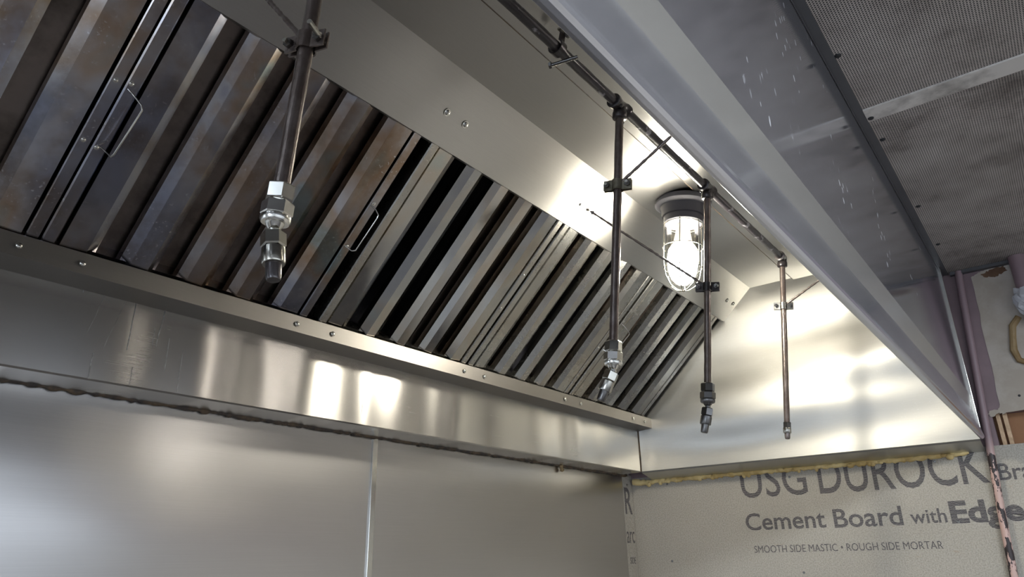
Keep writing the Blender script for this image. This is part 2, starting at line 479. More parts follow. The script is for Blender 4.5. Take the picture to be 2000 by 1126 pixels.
# ------------------------------------------------------------------ room shell
ROOM_Y = -4.8; ROOM_X = -6.2
struct('floor', MB().box((ROOM_X, ROOM_Y, -ZB - 0.05), (WX + 0.1, WY + 0.1, -ZB)), 'tile')
struct('wall_back', MB().box((ROOM_X, WY + 0.012, -ZB), (WX + 0.012, WY + 0.1, 0.9)), 'plaster')
struct('wall_left', MB().box((ROOM_X - 0.1, ROOM_Y, -ZB), (ROOM_X, WY + 0.1, 0.9)), 'room_wall')
fill_win2 = struct('window_2', MB().box((ROOM_X + 0.004, -2.3, -0.85), (ROOM_X + 0.010, -0.9, 0.15)), 'daylight_left')  # added opening out of view, a bluish light source from the left
f2 = MB()
f2.box((ROOM_X + 0.010, -2.34, -0.89), (ROOM_X + 0.04, -2.28, 0.19)).box((ROOM_X + 0.010, -0.92, -0.89), (ROOM_X + 0.04, -0.86, 0.19))
f2.box((ROOM_X + 0.010, -2.28, -0.89), (ROOM_X + 0.04, -0.92, -0.83)).box((ROOM_X + 0.010, -2.28, 0.13), (ROOM_X + 0.04, -0.92, 0.19))
obj('window_frame', f2, 'room_wall', fill_win2)
# front wall with an opening for an added, unseen window sized for reflections in the steel
wx0, wx1, wz0, wz1 = -5.9, -0.1, -0.50, 0.12
fw_ = MB()
fw_.box((ROOM_X, ROOM_Y - 0.1, -ZB), (wx0, ROOM_Y, 0.9)).box((wx1, ROOM_Y - 0.1, -ZB), (WX + 0.1, ROOM_Y, 0.9))
fw_.box((wx0, ROOM_Y - 0.1, -ZB), (wx1, ROOM_Y, wz0)).box((wx0, ROOM_Y - 0.1, wz1), (wx1, ROOM_Y, 0.9))
struct('wall_front', fw_, 'room_wall')
fill_win = struct('window_1', MB().box((wx0, ROOM_Y - 0.07, wz0), (wx1, ROOM_Y - 0.06, wz1)), 'daylight')
fr_ = MB()
for xx in (wx0, wx0 + 1.9, wx0 + 3.85, wx1 - 0.04):
    fr_.box((xx, ROOM_Y - 0.06, wz0), (xx + 0.04, ROOM_Y - 0.02, wz1))
fr_.box((wx0, ROOM_Y - 0.06, wz0), (wx1, ROOM_Y - 0.02, wz0 + 0.04)).box((wx0, ROOM_Y - 0.06, wz1 - 0.04), (wx1, ROOM_Y - 0.02, wz1))
obj('window_frame', fr_, 'room_wall', fill_win)

# right-hand wall: painted plaster with a broken hole beside the cement board
HY0, HY1, HZ0, HZ1 = -1.62, -1.238, -0.012, 0.092
wr = MB()
wr.box((WX, ROOM_Y, HZ1), (WX + 0.1, WY + 0.1, 0.9))
wr.box((WX, ROOM_Y, HZ0), (WX + 0.1, HY0, HZ1))
wr.box((WX, HY1, HZ0), (WX + 0.1, WY + 0.1, HZ1))
wall_r = struct('wall_right', wr, 'pink')
struct('wall_right', MB().box((WX + 0.012, ROOM_Y, -ZB), (WX + 0.1, WY + 0.1, HZ0)), 'plaster')
ceil = struct('ceiling', MB().box((ROOM_X, ROOM_Y, ZC), (WX, YF - 0.0, ZC + 0.03)), 'perf')
struct('trim_1', MB().box((-1.168, ROOM_Y, ZC - 0.004), (-1.113, YF - 0.02, ZC + 0.001)), 'batten')
struct('trim_2', MB().sheet([(YF - 0.020, ZC - 0.003), (YF - 0.003, ZC - 0.003), (YF - 0.003, ZC - 0.006)], 0.002, ROOM_X, WX - 0.002), 'trim')
struct('trim_3', MB().box((WX - 0.022, ROOM_Y, ZC - 0.012), (WX - 0.001, YF - 0.025, ZC - 0.001)), 'trim')
# black screw heads in the perforated ceiling
for (x, y), lb in zip([(-1.395, -1.226), (-1.128, -1.228), (-1.008, -1.229), (-0.564, -1.232), (-0.225, -1.233)],
        ['black ceiling screw nearest the top of the photo, above the cream batten', 'black screw through the end of the dirty cream ceiling batten',
         'black ceiling screw just below the cream batten', 'black ceiling screw midway between the cream batten and the pink wall', 'black ceiling screw nearest the pink wall corner']):
    tag(obj('ceiling_screw', MB().dome(0.0065, 0.004, (x, y, ZC - (0.004 if -1.17 < x < -1.11 else 0.0)), (0, 0, -1)), 'black', smooth=True), lb, 'screw', 'screws along the ceiling edge')

# troffer housings, added and out of view
for i, (tx, ty) in enumerate(FILL_TROFFERS):
    t = empty('ceiling_light', (tx, ty, ZC), 'white recessed ceiling light ' + ('over the aisle, nearer the pink wall' if i == 0 else 'over the aisle, farther from the pink wall'), 'light')
    h = MB()
    for a, b_ in (((-.6, -.3), (.6, -.27)), ((-.6, .27), (.6, .3)), ((-.6, -.27), (-.57, .27)), ((.57, -.27), (.6, .27))):
        h.box((tx + a[0], ty + a[1], ZC - 0.03), (tx + b_[0], ty + b_[1], ZC - 0.001))
    obj('frame', h, 'room_wall', t)
    obj('diffuser', MB().box((tx - .57, ty - .27, ZC - 0.012), (tx + .57, ty + .27, ZC - 0.006)), 'troffer', t)

# ------------------------------------------------------------------ wall cladding
SX = -1.367
p1 = obj('steel_wall_panel', MB().box((ROOM_X + 0.02, WY, -1.2), (SX - 0.003, WY + 0.010, 0.02)), 'wall_steel')
tag(p1, 'wide brushed stainless wall panel left of the vertical joint strip', 'wall panel')
p2 = obj('steel_wall_panel', MB().box((SX + 0.008, WY, -1.2), (0.016, WY + 0.010, 0.02)), 'wall_steel')
tag(p2, 'brushed stainless wall panel between the vertical joint strip and the cement board', 'wall panel')
js = obj('joint_strip', MB().box((SX - 0.006, WY - 0.005, -1.2), (SX + 0.012, WY + 0.001, 0.015)), 'chrome', bevel=0.001)
tag(js, 'narrow shiny vertical strip covering the joint between two steel wall panels', 'trim strip')

def text_obj(name, s, size, loc, parent, axis, sx=1.0, bold=0.0, shear=0.0, mat='ink', spacing=1.0):
    cu = bpy.data.curves.new(name, 'FONT'); cu.body = s; cu.size = size; cu.extrude = 0.0003; cu.offset = bold
    cu.space_character = spacing; cu.resolution_u = 4
    tmp = bpy.data.objects.new('tmp', cu); C.objects.link(tmp)
    bpy.context.view_layer.update()
    dg = bpy.context.evaluated_depsgraph_get()
    me = bpy.data.meshes.new_from_object(tmp.evaluated_get(dg))
    bpy.data.objects.remove(tmp, do_unlink=True)
    xs = [v.co.x for v in me.vertices]; x0 = min(xs); wd = max(xs) - x0
    k = sx / wd if sx else 1.0             # sx: target width in metres
    for v in me.vertices:
        x = (v.co.x - x0) * k; y = v.co.y; z = v.co.z
        if axis == 'end':                  # on the wall facing -x, reading towards -y
            v.co = Vector((loc[0] - z, loc[1] - x, loc[2] + y))
        else:                              # on the wall facing -y, reading towards +x
            v.co = Vector((loc[0] + x, loc[1] - z, loc[2] + y))
    org = Vector(parent['_w'])
    for v in me.vertices: v.co -= org
    me.materials.clear(); me.materials.append(MAT[mat])
    o = bpy.data.objects.new(name, me); C.objects.link(o); o.parent = parent
    return o

# large cement board on the end wall
cb = obj('cement_board', MB().box((WX, -1.62, -1.2), (WX + 0.012, WY, -0.012)), 'board', origin=(WX, -0.7, -1.2))
tag(cb, 'large grey cement board printed with dark lettering under the hood end', 'cement board')
FX = WX - 0.0004
def ctext(s, y0, y1, zb, cap, **kw):
    return text_obj('printed_lettering', s, cap / 0.70, (FX, y0, zb), cb, 'end', sx=abs(y1 - y0), **kw)
ctext('USG', -0.372, -0.620, -0.122, 0.122, bold=0.0005)
ctext('DUROCK', -0.662, -1.190, -0.124, 0.124, bold=0.0012)
ctext('\u00ae', -1.192, -1.206, -0.046, 0.022)
ctext('Brand', -1.216, -1.372, -0.120, 0.052, bold=0.0008)
ctext('Cement', -0.372, -0.664, -0.240, 0.060, bold=0.0012)
ctext('Board', -0.692, -0.914, -0.242, 0.062, bold=0.0012)
ctext('with', -0.937, -1.044, -0.239, 0.044, bold=0.0008)
ctext('Edge', -1.056, -1.258, -0.241, 0.064, bold=0.0034)
ctext('SMOOTH SIDE MASTIC \u2022 ROUGH SIDE MORTAR', -0.392, -1.016, -0.321, 0.025)
for y, z in [(-0.062, -0.047), (-0.052, -0.345), (-0.56, -0.39), (-0.561, -0.058), (-1.045, -0.045), (-1.074, -0.24)]:
    obj('board_screw', MB().lathe([(0.0045, 0), (0.0042, 0.001), (0.002, 0.0012), (0.0018, 0.0002)], (WX, y, z), (-1, 0, 0), 12), 'dark_fitting', cb, smooth=True)
# narrow cement strip on the back wall
cs = obj('cement_board_strip', MB().box((0.0165, WY, -1.2), (WX - 0.001, WY + 0.012, 0.0)), 'board', origin=(0.06, WY, -1.2))
tag(cs, 'narrow cement board strip in the corner printed R, arc and SIDE', 'cement board')
text_obj('printed_lettering', 'R', 0.150, (0.026, WY - 0.0004, -0.157), cs, 'back', sx=0.060, bold=0.002)
text_obj('printed_lettering', 'arc', 0.098, (0.022, WY - 0.0004, -0.272), cs, 'back', sx=0.066)
text_obj('printed_lettering', 'SIDE', 0.036, (0.036, WY - 0.0004, -0.352), cs, 'back', sx=0.046)
obj('board_screw', MB().lathe([(0.0045, 0), (0.0042, 0.001), (0.002, 0.0012), (0.0018, 0.0002)], (0.055, WY, -0.04), (0, -1, 0), 12), 'dark_fitting', cs, smooth=True)

# broken hole: brown board and timber behind it
tag(obj('backing_board', MB().box((WX + 0.055, HY0, HZ0 - 0.01), (WX + 0.07, HY1, HZ1 + 0.01)), 'brown_board'),
    'brown board seen inside the broken wall hole', 'board')
for (y, tilt), lb in zip([(-1.247, 0.10), (-1.266, 0.16)], ['raw timber lath in the wall hole next to the pink conduit', 'raw timber lath in the wall hole beside the brown board']):
    t = MB()
    t.add([(WX + 0.02, y, HZ0), (WX + 0.02, y - 0.012, HZ0), (WX + 0.02, y - 0.012 - 0.0, HZ1), (WX + 0.02, y, HZ1),
           (WX + 0.045, y, HZ0), (WX + 0.045, y - 0.012, HZ0), (WX + 0.045, y - 0.012, HZ1), (WX + 0.045, y, HZ1)],
          [(0, 1, 2, 3), (4, 7, 6, 5), (0, 4, 5, 1), (1, 5, 6, 2), (2, 6, 7, 3), (3, 7, 4, 0)])
    tag(obj('timber_lath', t, 'lath', bevel=0.001), lb, 'lath')

# bare plaster patch with ragged edge where the pink paint has come off
def slab(name, poly, x, th, mat, label, cat, ns=6, jag=0.004, parent=None, keep=None):
    pts = []
    for i in range(len(poly)):
        a = Vector(poly[i]); b_ = Vector(poly[(i + 1) % len(poly)])
        for k in range(ns):
            p = a.lerp(b_, k / ns)
            if k and not (keep and i in keep): p += Vector((random.uniform(-jag, jag), random.uniform(-jag, jag)))
            pts.append((p.x, p.y))
    o = obj(name, MB().prism(pts, x - th, x, 0), mat, parent)
    if label: tag(o, label, cat)
    return o
slab('plaster_patch', [(-1.283, 0.560), (-1.268, 0.115), (-1.262, 0.088), (-1.62, 0.094), (-1.62, 0.575), (-1.36, 0.583), (-1.315, 0.574)], WX, 0.0014, 'plaster',
     'bare off-white plaster area beside the pink paint on the end wall', 'plaster', ns=10, jag=0.0025)
slab('torn_gash', [(-1.312, 0.562), (-1.338, 0.572), (-1.38, 0.577), (-1.39, 0.558), (-1.355, 0.545), (-1.330, 0.548)], WX - 0.0014, 0.001, 'brown_gash',
     'dark brown torn patch high on the bare plaster near the ceiling', 'damage', ns=6, jag=0.003)
slab('torn_paper', [(-1.226, 0.088), (-1.243, 0.100), (-1.268, 0.106), (-1.285, 0.094), (-1.272, 0.084), (-1.262, 0.092), (-1.246, 0.080)], WX - 0.0015, 0.002, 'plaster',
     'curled torn paper edge above the hole in the end wall', 'damage', ns=4, jag=0.004)
gp = [(WX - 0.005, -1.383, 0.392), (WX - 0.006, -1.360, 0.365), (WX - 0.006, -1.352, 0.325), (WX - 0.006, -1.345, 0.285), (WX - 0.006, -1.352, 0.250), (WX - 0.006, -1.374, 0.236), (WX - 0.006, -1.41, 0.243)]
tag(obj('adhesive_bead', MB().tube(gp, [0.010, 0.011, 0.010, 0.0115, 0.010, 0.009, 0.008], 10), 'glue', smooth=True), 'curved brown bead of old adhesive on the bare plaster', 'adhesive')
tag(obj('wall_hole_plug', MB().dome(0.004, 0.0015, (WX - 0.0014, -1.326, 0.137), (-1, 0, 0)), 'black', smooth=True), 'small dark screw hole in the bare plaster above the broken opening', 'screw')

# pink conduit
cp = [(0.083 - 0.055 * 0, -1.251 + (0.0 if False else 0), 0.586)]
cpts = [(0.084, -1.251, 0.586), (0.084, -1.232, 0.30), (0.084, -1.212, -0.012), (0.084, -1.198, -0.22), (0.084, -1.188, -0.42), (0.084, -1.16, -1.0)]
tag(obj('conduit', MB().tube(cpts, 0.0115, 20), 'conduit', smooth=True), 'thin pink conduit running down the wall beside the hood, chipped to black below', 'pipe')
# thick pink riser and plastic wrap
tag(obj('riser_pipe', MB().tube([(0.060, -1.423, ZC - 0.001), (0.060, -1.423, 0.375)], 0.0245, 28), 'pink', smooth=True),
    'thick pink pipe dropping from the perforated ceiling at the right edge', 'pipe')
random.seed(11)
wm = MB()
rows = 12; cols = 26
wv_ = []
for i in range(rows):
    t = i / (rows - 1); z = 0.475 - 0.115 * t
    base = 0.030 + 0.012 * math.sin(math.pi * min(1, t * 1.3)) - 0.014 * t * t
    for k in range(cols):
        a = 2 * math.pi * k / cols
        r = base * (1 + random.uniform(-0.13, 0.15))
        wv_.append((0.060 + math.cos(a) * r, -1.423 + math.sin(a) * r, z + random.uniform(-0.004, 0.004)))
wm.add(wv_, [(i * cols + k, i * cols + (k + 1) % cols, (i + 1) * cols + (k + 1) % cols, (i + 1) * cols + k) for i in range(rows - 1) for k in range(cols)])
tag(obj('plastic_wrap', wm, 'plastic'), 'crumpled clear plastic tied around the end of the thick pink pipe', 'plastic wrap')

# ------------------------------------------------------------------ expanding foam and grease caulk
random.seed(7)
def foam(name, pts, rr, label, drip=0.0, seed=1, mat='foam', flat=1.0):
    random.seed(seed)
    P_ = []; R_ = []
    for i in range(len(pts) - 1):
        a = Vector(pts[i]); b_ = Vector(pts[i + 1]); L = (b_ - a).length; n = max(2, int(L / 0.009))
        for k in range(n):
            p = a.lerp(b_, k / n)
            P_.append(p + Vector((0, 0, random.uniform(-0.002, 0.0015)))); R_.append(rr * random.uniform(0.65, 1.35))
    P_.append(Vector(pts[-1])); R_.append(rr * 0.5)
    mb = MB().tube(P_, R_, 10)
    # drips
    for d in range(int(drip)):
        p = random.choice(P_); h = random.uniform(0.005, 0.016); r = random.uniform(0.006, 0.012)
        mb.lathe([(r * 0.6, -0.004), (r * 1.2, 0.002), (r, h * 0.6), (r * 0.7, h), (r * 0.1, h + 0.002)], p, (0, 0, -1), 10)
    return tag(obj(name, mb, mat, smooth=True, angle=60), label, 'foam')
foam('foam_bead', [(WX - 0.004, 0.030, -0.032), (WX - 0.004, -0.3, -0.031), (WX - 0.004, -0.7, -0.031), (WX - 0.004, -1.0, -0.030), (WX - 0.004, -1.15, -0.026)], 0.0088,
     'long lumpy yellow foam bead sealing the hood end above the cement board', drip=26, seed=3)
foam('foam_blob', [(WX - 0.010, 0.090, -0.028), (WX - 0.008, 0.065, -0.032), (WX - 0.007, 0.040, -0.033), (WX - 0.007, 0.022, -0.040), (WX - 0.006, 0.010, -0.046)], 0.011,
     'tapering yellow foam blob in the corner under the hood', seed=5)
foam('foam_drip', [(-0.46, WY - 0.012, -0.004), (-0.455, WY - 0.012, -0.018), (-0.452, WY - 0.012, -0.026)], 0.007,
     'single brownish foam drip hanging under the hood back edge', seed=6, mat='glue')
foam('grease_caulk', [(-3.6, WY - 0.006, -0.003), (-2.2, WY - 0.006, -0.003), (-1.2, WY - 0.006, -0.003), (-0.6, WY - 0.006, -0.003), (0.05, WY - 0.006, -0.004)], 0.0055,
     'dark greasy caulk line where the steel wall panels meet the hood', seed=8, mat='caulk')
bpy.data.objects['grease_caulk']['category'] = 'caulk'

# ------------------------------------------------------------------ the hood
STREAKS = [((-2.1585, 0.166), (-2.1761, 0.0843), 0.0004), ((-2.1193, 0.1642), (-2.1424, 0.0658), 0.0004), ((-2.0988, 0.1676), (-2.0999, 0.0689), 0.001), ((-2.0385, 0.1707), (-2.0462, 0.0868), 0.0011), ((-2.0535, 0.125), (-2.0536, 0.0874), 0.0009), ((-2.0214, 0.1108), (-2.0209, 0.041), 0.001), ((-2.1591, 0.0512), (-2.159, 0.0012), 0.0013), ((-2.0838, 0.0383), (-2.0843, 0.0017), 0.0011), ((-1.9899, 0.0914), (-1.9895, 0.0044), 0.0008), ((-2.1978, 0.1714), (-2.1973, 0.1591), 0.0008), ((-1.5016, 0.0718), (-1.5035, 0.0278), 0.0006)]
hood = empty('range_hood', (-1.5, YB, 0.0), 'long stainless steel kitchen exhaust hood filling the view above the wall', 'range hood')
T = 0.0015
# back panel with folded lip below
obj('back_panel', MB().sheet([(WY - 0.001, -0.004), (0.004, -0.001), (0.0, 0.002), (YB, RZ + 0.02)], -0.0015, XL, 0.0), 'hood_back', hood)
# end panel (faces the inside) with its lower lip
ep = MB().sheet([(WX - 0.002, -0.026), (0.005, -0.003), (0.0, 0.002), (0.0, 0.70)], 0.0015, YF + 0.003, YB - 0.0005, axis=1)
obj('end_panel', ep, 'hood_end', hood)
obj('corner_seam', MB().box((-0.0030, YB - 0.0035, 0.0), (0.0, YB, RZ - 0.035)), 'caulk', hood)
# sloped satin panel above filters
a0 = (FY - 0.0, FZ - 0.0); a1 = (CY_, CZ_)
obj('sloped_panel', MB().sheet([(FY + 0.010 + 0.0, FZ + 0.004), (FY, FZ), (CY_, CZ_)], -0.0015, XL, -0.0005), 'satin', hood)
# top with lap seam
obj('top_panel', MB().sheet([(CY_, CZ_), (TY - 0.03, CZ_)], 0.0015 * -1, XL, -0.0005), 'hood_top', hood)
obj('top_lap_panel', MB().sheet([(TY + 0.002, CZ_ - 0.0045), (TY, CZ_ - 0.006), (YF + 0.001, CZ_ - 0.006)], 0.0015, XL, -0.0008), 'hood_top', hood)
obj('lap_seam', MB().box((XL, TY + 0.001, CZ_ - 0.0062), (-0.001, TY + 0.0045, CZ_ - 0.0002)), 'caulk', hood)
# front: mirror-like face, angled band and lower face with rolled hem
GY, GZ, OZ = -1.194, 0.0957, 0.146
obj('front_panel', MB().sheet([(YF + 0.0, CZ_ + 0.01), (YF, OZ)], 0.0018, XL, 0.004), 'hood_front', hood)
obj('front_band', MB().sheet([(YF, OZ), (GY, GZ)], 0.0018, XL, 0.004), 'hood_band', hood)
obj('front_lower_panel', MB().sheet([(GY, GZ), (YF - 0.010, 0.014)], 0.0018, XL, 0.004), 'hood_lower', hood)
obj('front_hem', MB().sheet([(YF - 0.010, 0.014), (YF - 0.0102, 0.009), (YF - 0.0088, 0.005), (YF - 0.006, 0.002), (YF - 0.0025, 0.0002), (YF + 0.0005, 0.0), (YF + 0.002, 0.002), (YF + 0.0022, 0.006), (YF + 0.001, 0.014)], 0.0016, XL, 0.004), 'hood_lower', hood, smooth=True, angle=50)
obj('front_corner_trim', MB().box((0.002, YF - 0.006, 0.012), (0.010, YF + 0.006, ZC - 0.004)), 'chrome', hood, bevel=0.001)
# filter rail: gutter standing off the back panel
rl = MB()
lip = [(RY, RZ), (RY - 0.001, RZ + 0.002), (RY - 0.0035, RZ + 0.001), (RY - 0.001, RZ - 0.036), (YB, RZ - 0.040)]
rl.sheet([(RY + 0.003, RZ - 0.004), (RY, RZ + 0.0015), (RY - 0.003, RZ - 0.0005), (RY - 0.0035, RZ - 0.040), (YB + 0.001, RZ - 0.046)], 0.0018, XL, -0.0006)
obj('filter_rail', rl, 'rail', hood)
def screw_at(p, d, r=0.0062, par=hood, mat='chrome', nm='screw'):
    m_ = MB().lathe([(r * 1.25, 0.0), (r * 1.25, 0.0008)], p, d, 16)
    m_.dome(r, r * 0.62, p, d, 14)
    return obj(nm, m_, mat, par, smooth=True)
for x in (-2.334, -2.232, -1.767, -1.664, -1.183, -1.092, -0.652, -0.550, -0.160, -0.062):
    screw_at((x, RY - 0.0050, RZ - 0.021), (0, -1, 0), 0.0052)
for x, y in ((-1.719, -0.482), (-1.658, -0.482), (-0.092, -0.484), (-0.033, -0.486)):
    z = FZ + (CZ_ - FZ) * (FY - y) / (FY - CY_)
    screw_at((x, y - 0.001, z - 0.001), tuple(-nn), 0.0068)
screw_at((-1.161, -0.478, 0.6056), tuple(-nn), 0.0045, mat='dark_fitting')
# pale drip streaks dried on the back panel
for (xa, za), (xb, zb), wd in STREAKS:
    dm = MB(); n = 7; L_ = []; R_ = []
    for k in range(n):
        t_ = k / (n - 1); x_ = xa + (xb - xa) * t_ + random.uniform(-0.0006, 0.0006); z_ = za + (zb - za) * t_
        ww = wd * random.uniform(0.5, 1.1)
        L_.append((x_ - ww, YB - 0.0003, z_)); R_.append((x_ + ww, YB - 0.0003, z_))
    dm.add(L_ + R_, [(k, k + 1, n + k + 1, n + k) for k in range(n - 1)])
    obj('drip_mark', dm, 'streak', hood)
# duct interior behind the filters
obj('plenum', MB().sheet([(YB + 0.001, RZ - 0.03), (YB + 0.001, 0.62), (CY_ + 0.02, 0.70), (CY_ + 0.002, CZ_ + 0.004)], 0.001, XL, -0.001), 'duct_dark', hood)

# ------------------------------------------------------------------ grease filters
def F(x, v, d):   # point on a filter: x along hood, v up the slope, d depth into the duct
    p = Vector((x, RY, RZ)) + sl * v + nn * (d + 0.004)
    return (x, p.y, p.z)
LEN = (Vector((0, FY, FZ)) - Vector((0, RY, RZ))).length
V0, V1 = -0.004, LEN + 0.010
def chan(mb, line, v0, v1, t=0.0009, bevel_ends=0.0):
    """bent sheet whose cross-section (x, depth) runs up the filter"""
    L = [Vector(p) for p in line]; up = []
    for i, p in enumerate(L):
        d = Vector((0, 0))
        if i > 0: d += (p - L[i - 1]).normalized()
        if i < len(L) - 1: d += (L[i + 1] - p).normalized()
        d.normalize(); up.append(p + Vector((-d.y, d.x)) * t)
    NV = 7
    for k in range(len(L) - 1):
        q = [L[k], L[k + 1], up[k + 1], up[k]]
        vs_ = [F(p.x, v0 + (v1 - v0) * j / NV, p.y) for j in range(NV + 1) for p in q]; fs = [(3, 2, 1, 0), tuple(NV * 4 + i for i in range(4))]
        for j in range(NV):
            for i in range(4):
                fs.append((j * 4 + i, j * 4 + (i + 1) % 4, (j + 1) * 4 + (i + 1) % 4, (j + 1) * 4 + i))
        mb.add(vs_, fs)

def grease_filter(x0, x1, mats, label, handle=True, skip_back=(), nf=5, wob=0.0, lift=0.0):
    W_ = x1 - x0
    t = empty('grease_filter', F((x0 + x1) / 2, 0, 0.0), label, 'grease filter', 'baffle filters along the hood')
    mat, matf = mats
    fw2 = 0.0215
    # frame: side channels, top and bottom channels
    fr = MB()
    chan(fr, [(x0 + fw2, 0.012), (x0 + fw2, 0.002), (x0 + fw2 - 0.002, 0.0), (x0 + 0.002, 0.0), (x0, 0.002), (x0, 0.046)], V0, V1)
    chan(fr, [(x1 - fw2, 0.012), (x1 - fw2, 0.002), (x1 - fw2 + 0.002, 0.0), (x1 - 0.002, 0.0), (x1, 0.002), (x1, 0.046)], V0, V1)
    for va, vb in ((V0, V0 + 0.008), (V1 - 0.008, V1)):
        fr.add([F(x0, va, 0.006), F(x1, va, 0.006), F(x1, vb, 0.006), F(x0, vb, 0.006), F(x0, va, 0.046), F(x1, va, 0.046), F(x1, vb, 0.046), F(x0, vb, 0.046)],
               [(0, 1, 2, 3), (7, 6, 5, 4), (0, 4, 5, 1), (1, 5, 6, 2), (2, 6, 7, 3), (3, 7, 4, 0)])
    obj('frame', fr, matf, t, smooth=True)
    # front baffles
    inner0 = x0 + fw2 + 0.003; inner1 = x1 - fw2 - 0.003
    per = (inner1 - inner0 + 0.045) / nf
    ff = MB(); bf = MB()
    for i in range(nf):
        a = inner0 + i * per; b_ = a + per - 0.045
        ca, cb_ = a + (0.004 if i == 0 else 0.017), b_ - (0.004 if i == nf - 1 else 0.017)
        w1 = random.uniform(-wob, wob); w2 = random.uniform(-wob, wob)
        chan(ff, [(a - 0.001, 0.030), (a, 0.013), (ca, 0.001 + w1), (cb_, 0.001 + w2), (b_, 0.0105), (b_ + 0.001, 0.030)], V0 + 0.003, V1 - 0.003)
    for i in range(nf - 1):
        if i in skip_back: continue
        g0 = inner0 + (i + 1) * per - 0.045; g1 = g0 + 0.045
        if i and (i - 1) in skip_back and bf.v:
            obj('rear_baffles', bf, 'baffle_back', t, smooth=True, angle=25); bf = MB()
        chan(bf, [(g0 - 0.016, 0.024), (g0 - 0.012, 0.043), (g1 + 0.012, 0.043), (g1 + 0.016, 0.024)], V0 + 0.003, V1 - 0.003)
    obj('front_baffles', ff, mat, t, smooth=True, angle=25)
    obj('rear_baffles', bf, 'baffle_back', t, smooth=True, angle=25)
    # handle and rivets
    for v in (0.317, 0.200):
        screw_at(F(x1 - 0.013, v, -0.0002), tuple(-nn), 0.0036, t, 'chrome', 'rivet')
        if handle:
            screw_at(F(x0 + 0.006, v + (0.006 if v > 0.3 else -0.004), -0.0002), tuple(-nn), 0.0036, t, 'chrome', 'rivet')
    if handle:
        hx = x0 + 0.006
        pts = [F(hx, 0.312, 0.0), F(hx + 0.006, 0.310, -0.012), F(hx + 0.020, 0.303, -0.030), F(hx + 0.023, 0.297, -0.034),
               F(hx + 0.0225, 0.285, -0.034), F(hx + 0.018, 0.206, -0.034), F(hx + 0.016, 0.200, -0.032), F(hx + 0.006, 0.201, -0.012), F(hx, 0.201, 0.0)]
        obj('handle', MB().tube(pts, 0.0017, 10), 'chrome', t, smooth=True)
    return t
random.seed(21)
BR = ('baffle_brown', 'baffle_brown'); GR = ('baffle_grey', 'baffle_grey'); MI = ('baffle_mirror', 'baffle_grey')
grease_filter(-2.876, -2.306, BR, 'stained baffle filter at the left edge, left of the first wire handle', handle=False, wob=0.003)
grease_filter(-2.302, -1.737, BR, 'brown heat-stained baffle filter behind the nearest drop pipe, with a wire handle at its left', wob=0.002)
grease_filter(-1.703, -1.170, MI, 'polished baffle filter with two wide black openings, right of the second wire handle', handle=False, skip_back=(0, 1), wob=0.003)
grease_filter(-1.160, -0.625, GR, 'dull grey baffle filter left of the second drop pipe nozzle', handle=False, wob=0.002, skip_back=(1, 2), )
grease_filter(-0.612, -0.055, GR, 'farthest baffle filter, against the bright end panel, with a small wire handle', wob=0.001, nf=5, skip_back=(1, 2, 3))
# second wire handle belongs to the right frame of the brown filter
hb = [o for o in bpy.data.objects if o.name.startswith('grease_filter') and abs(o['_w'][0] + 2.0195) < 0.01][0]
hx = -1.756
pts = [F(hx, 0.312, 0.0), F(hx + 0.010, 0.309, -0.014), F(hx + 0.016, 0.303, -0.024), F(hx + 0.016, 0.295, -0.026),
       F(hx + 0.014, 0.206, -0.026), F(hx + 0.010, 0.200, -0.020), F(hx, 0.200, 0.0)]
obj('handle', MB().tube(pts, 0.0016, 10), 'chrome', hb, smooth=True)

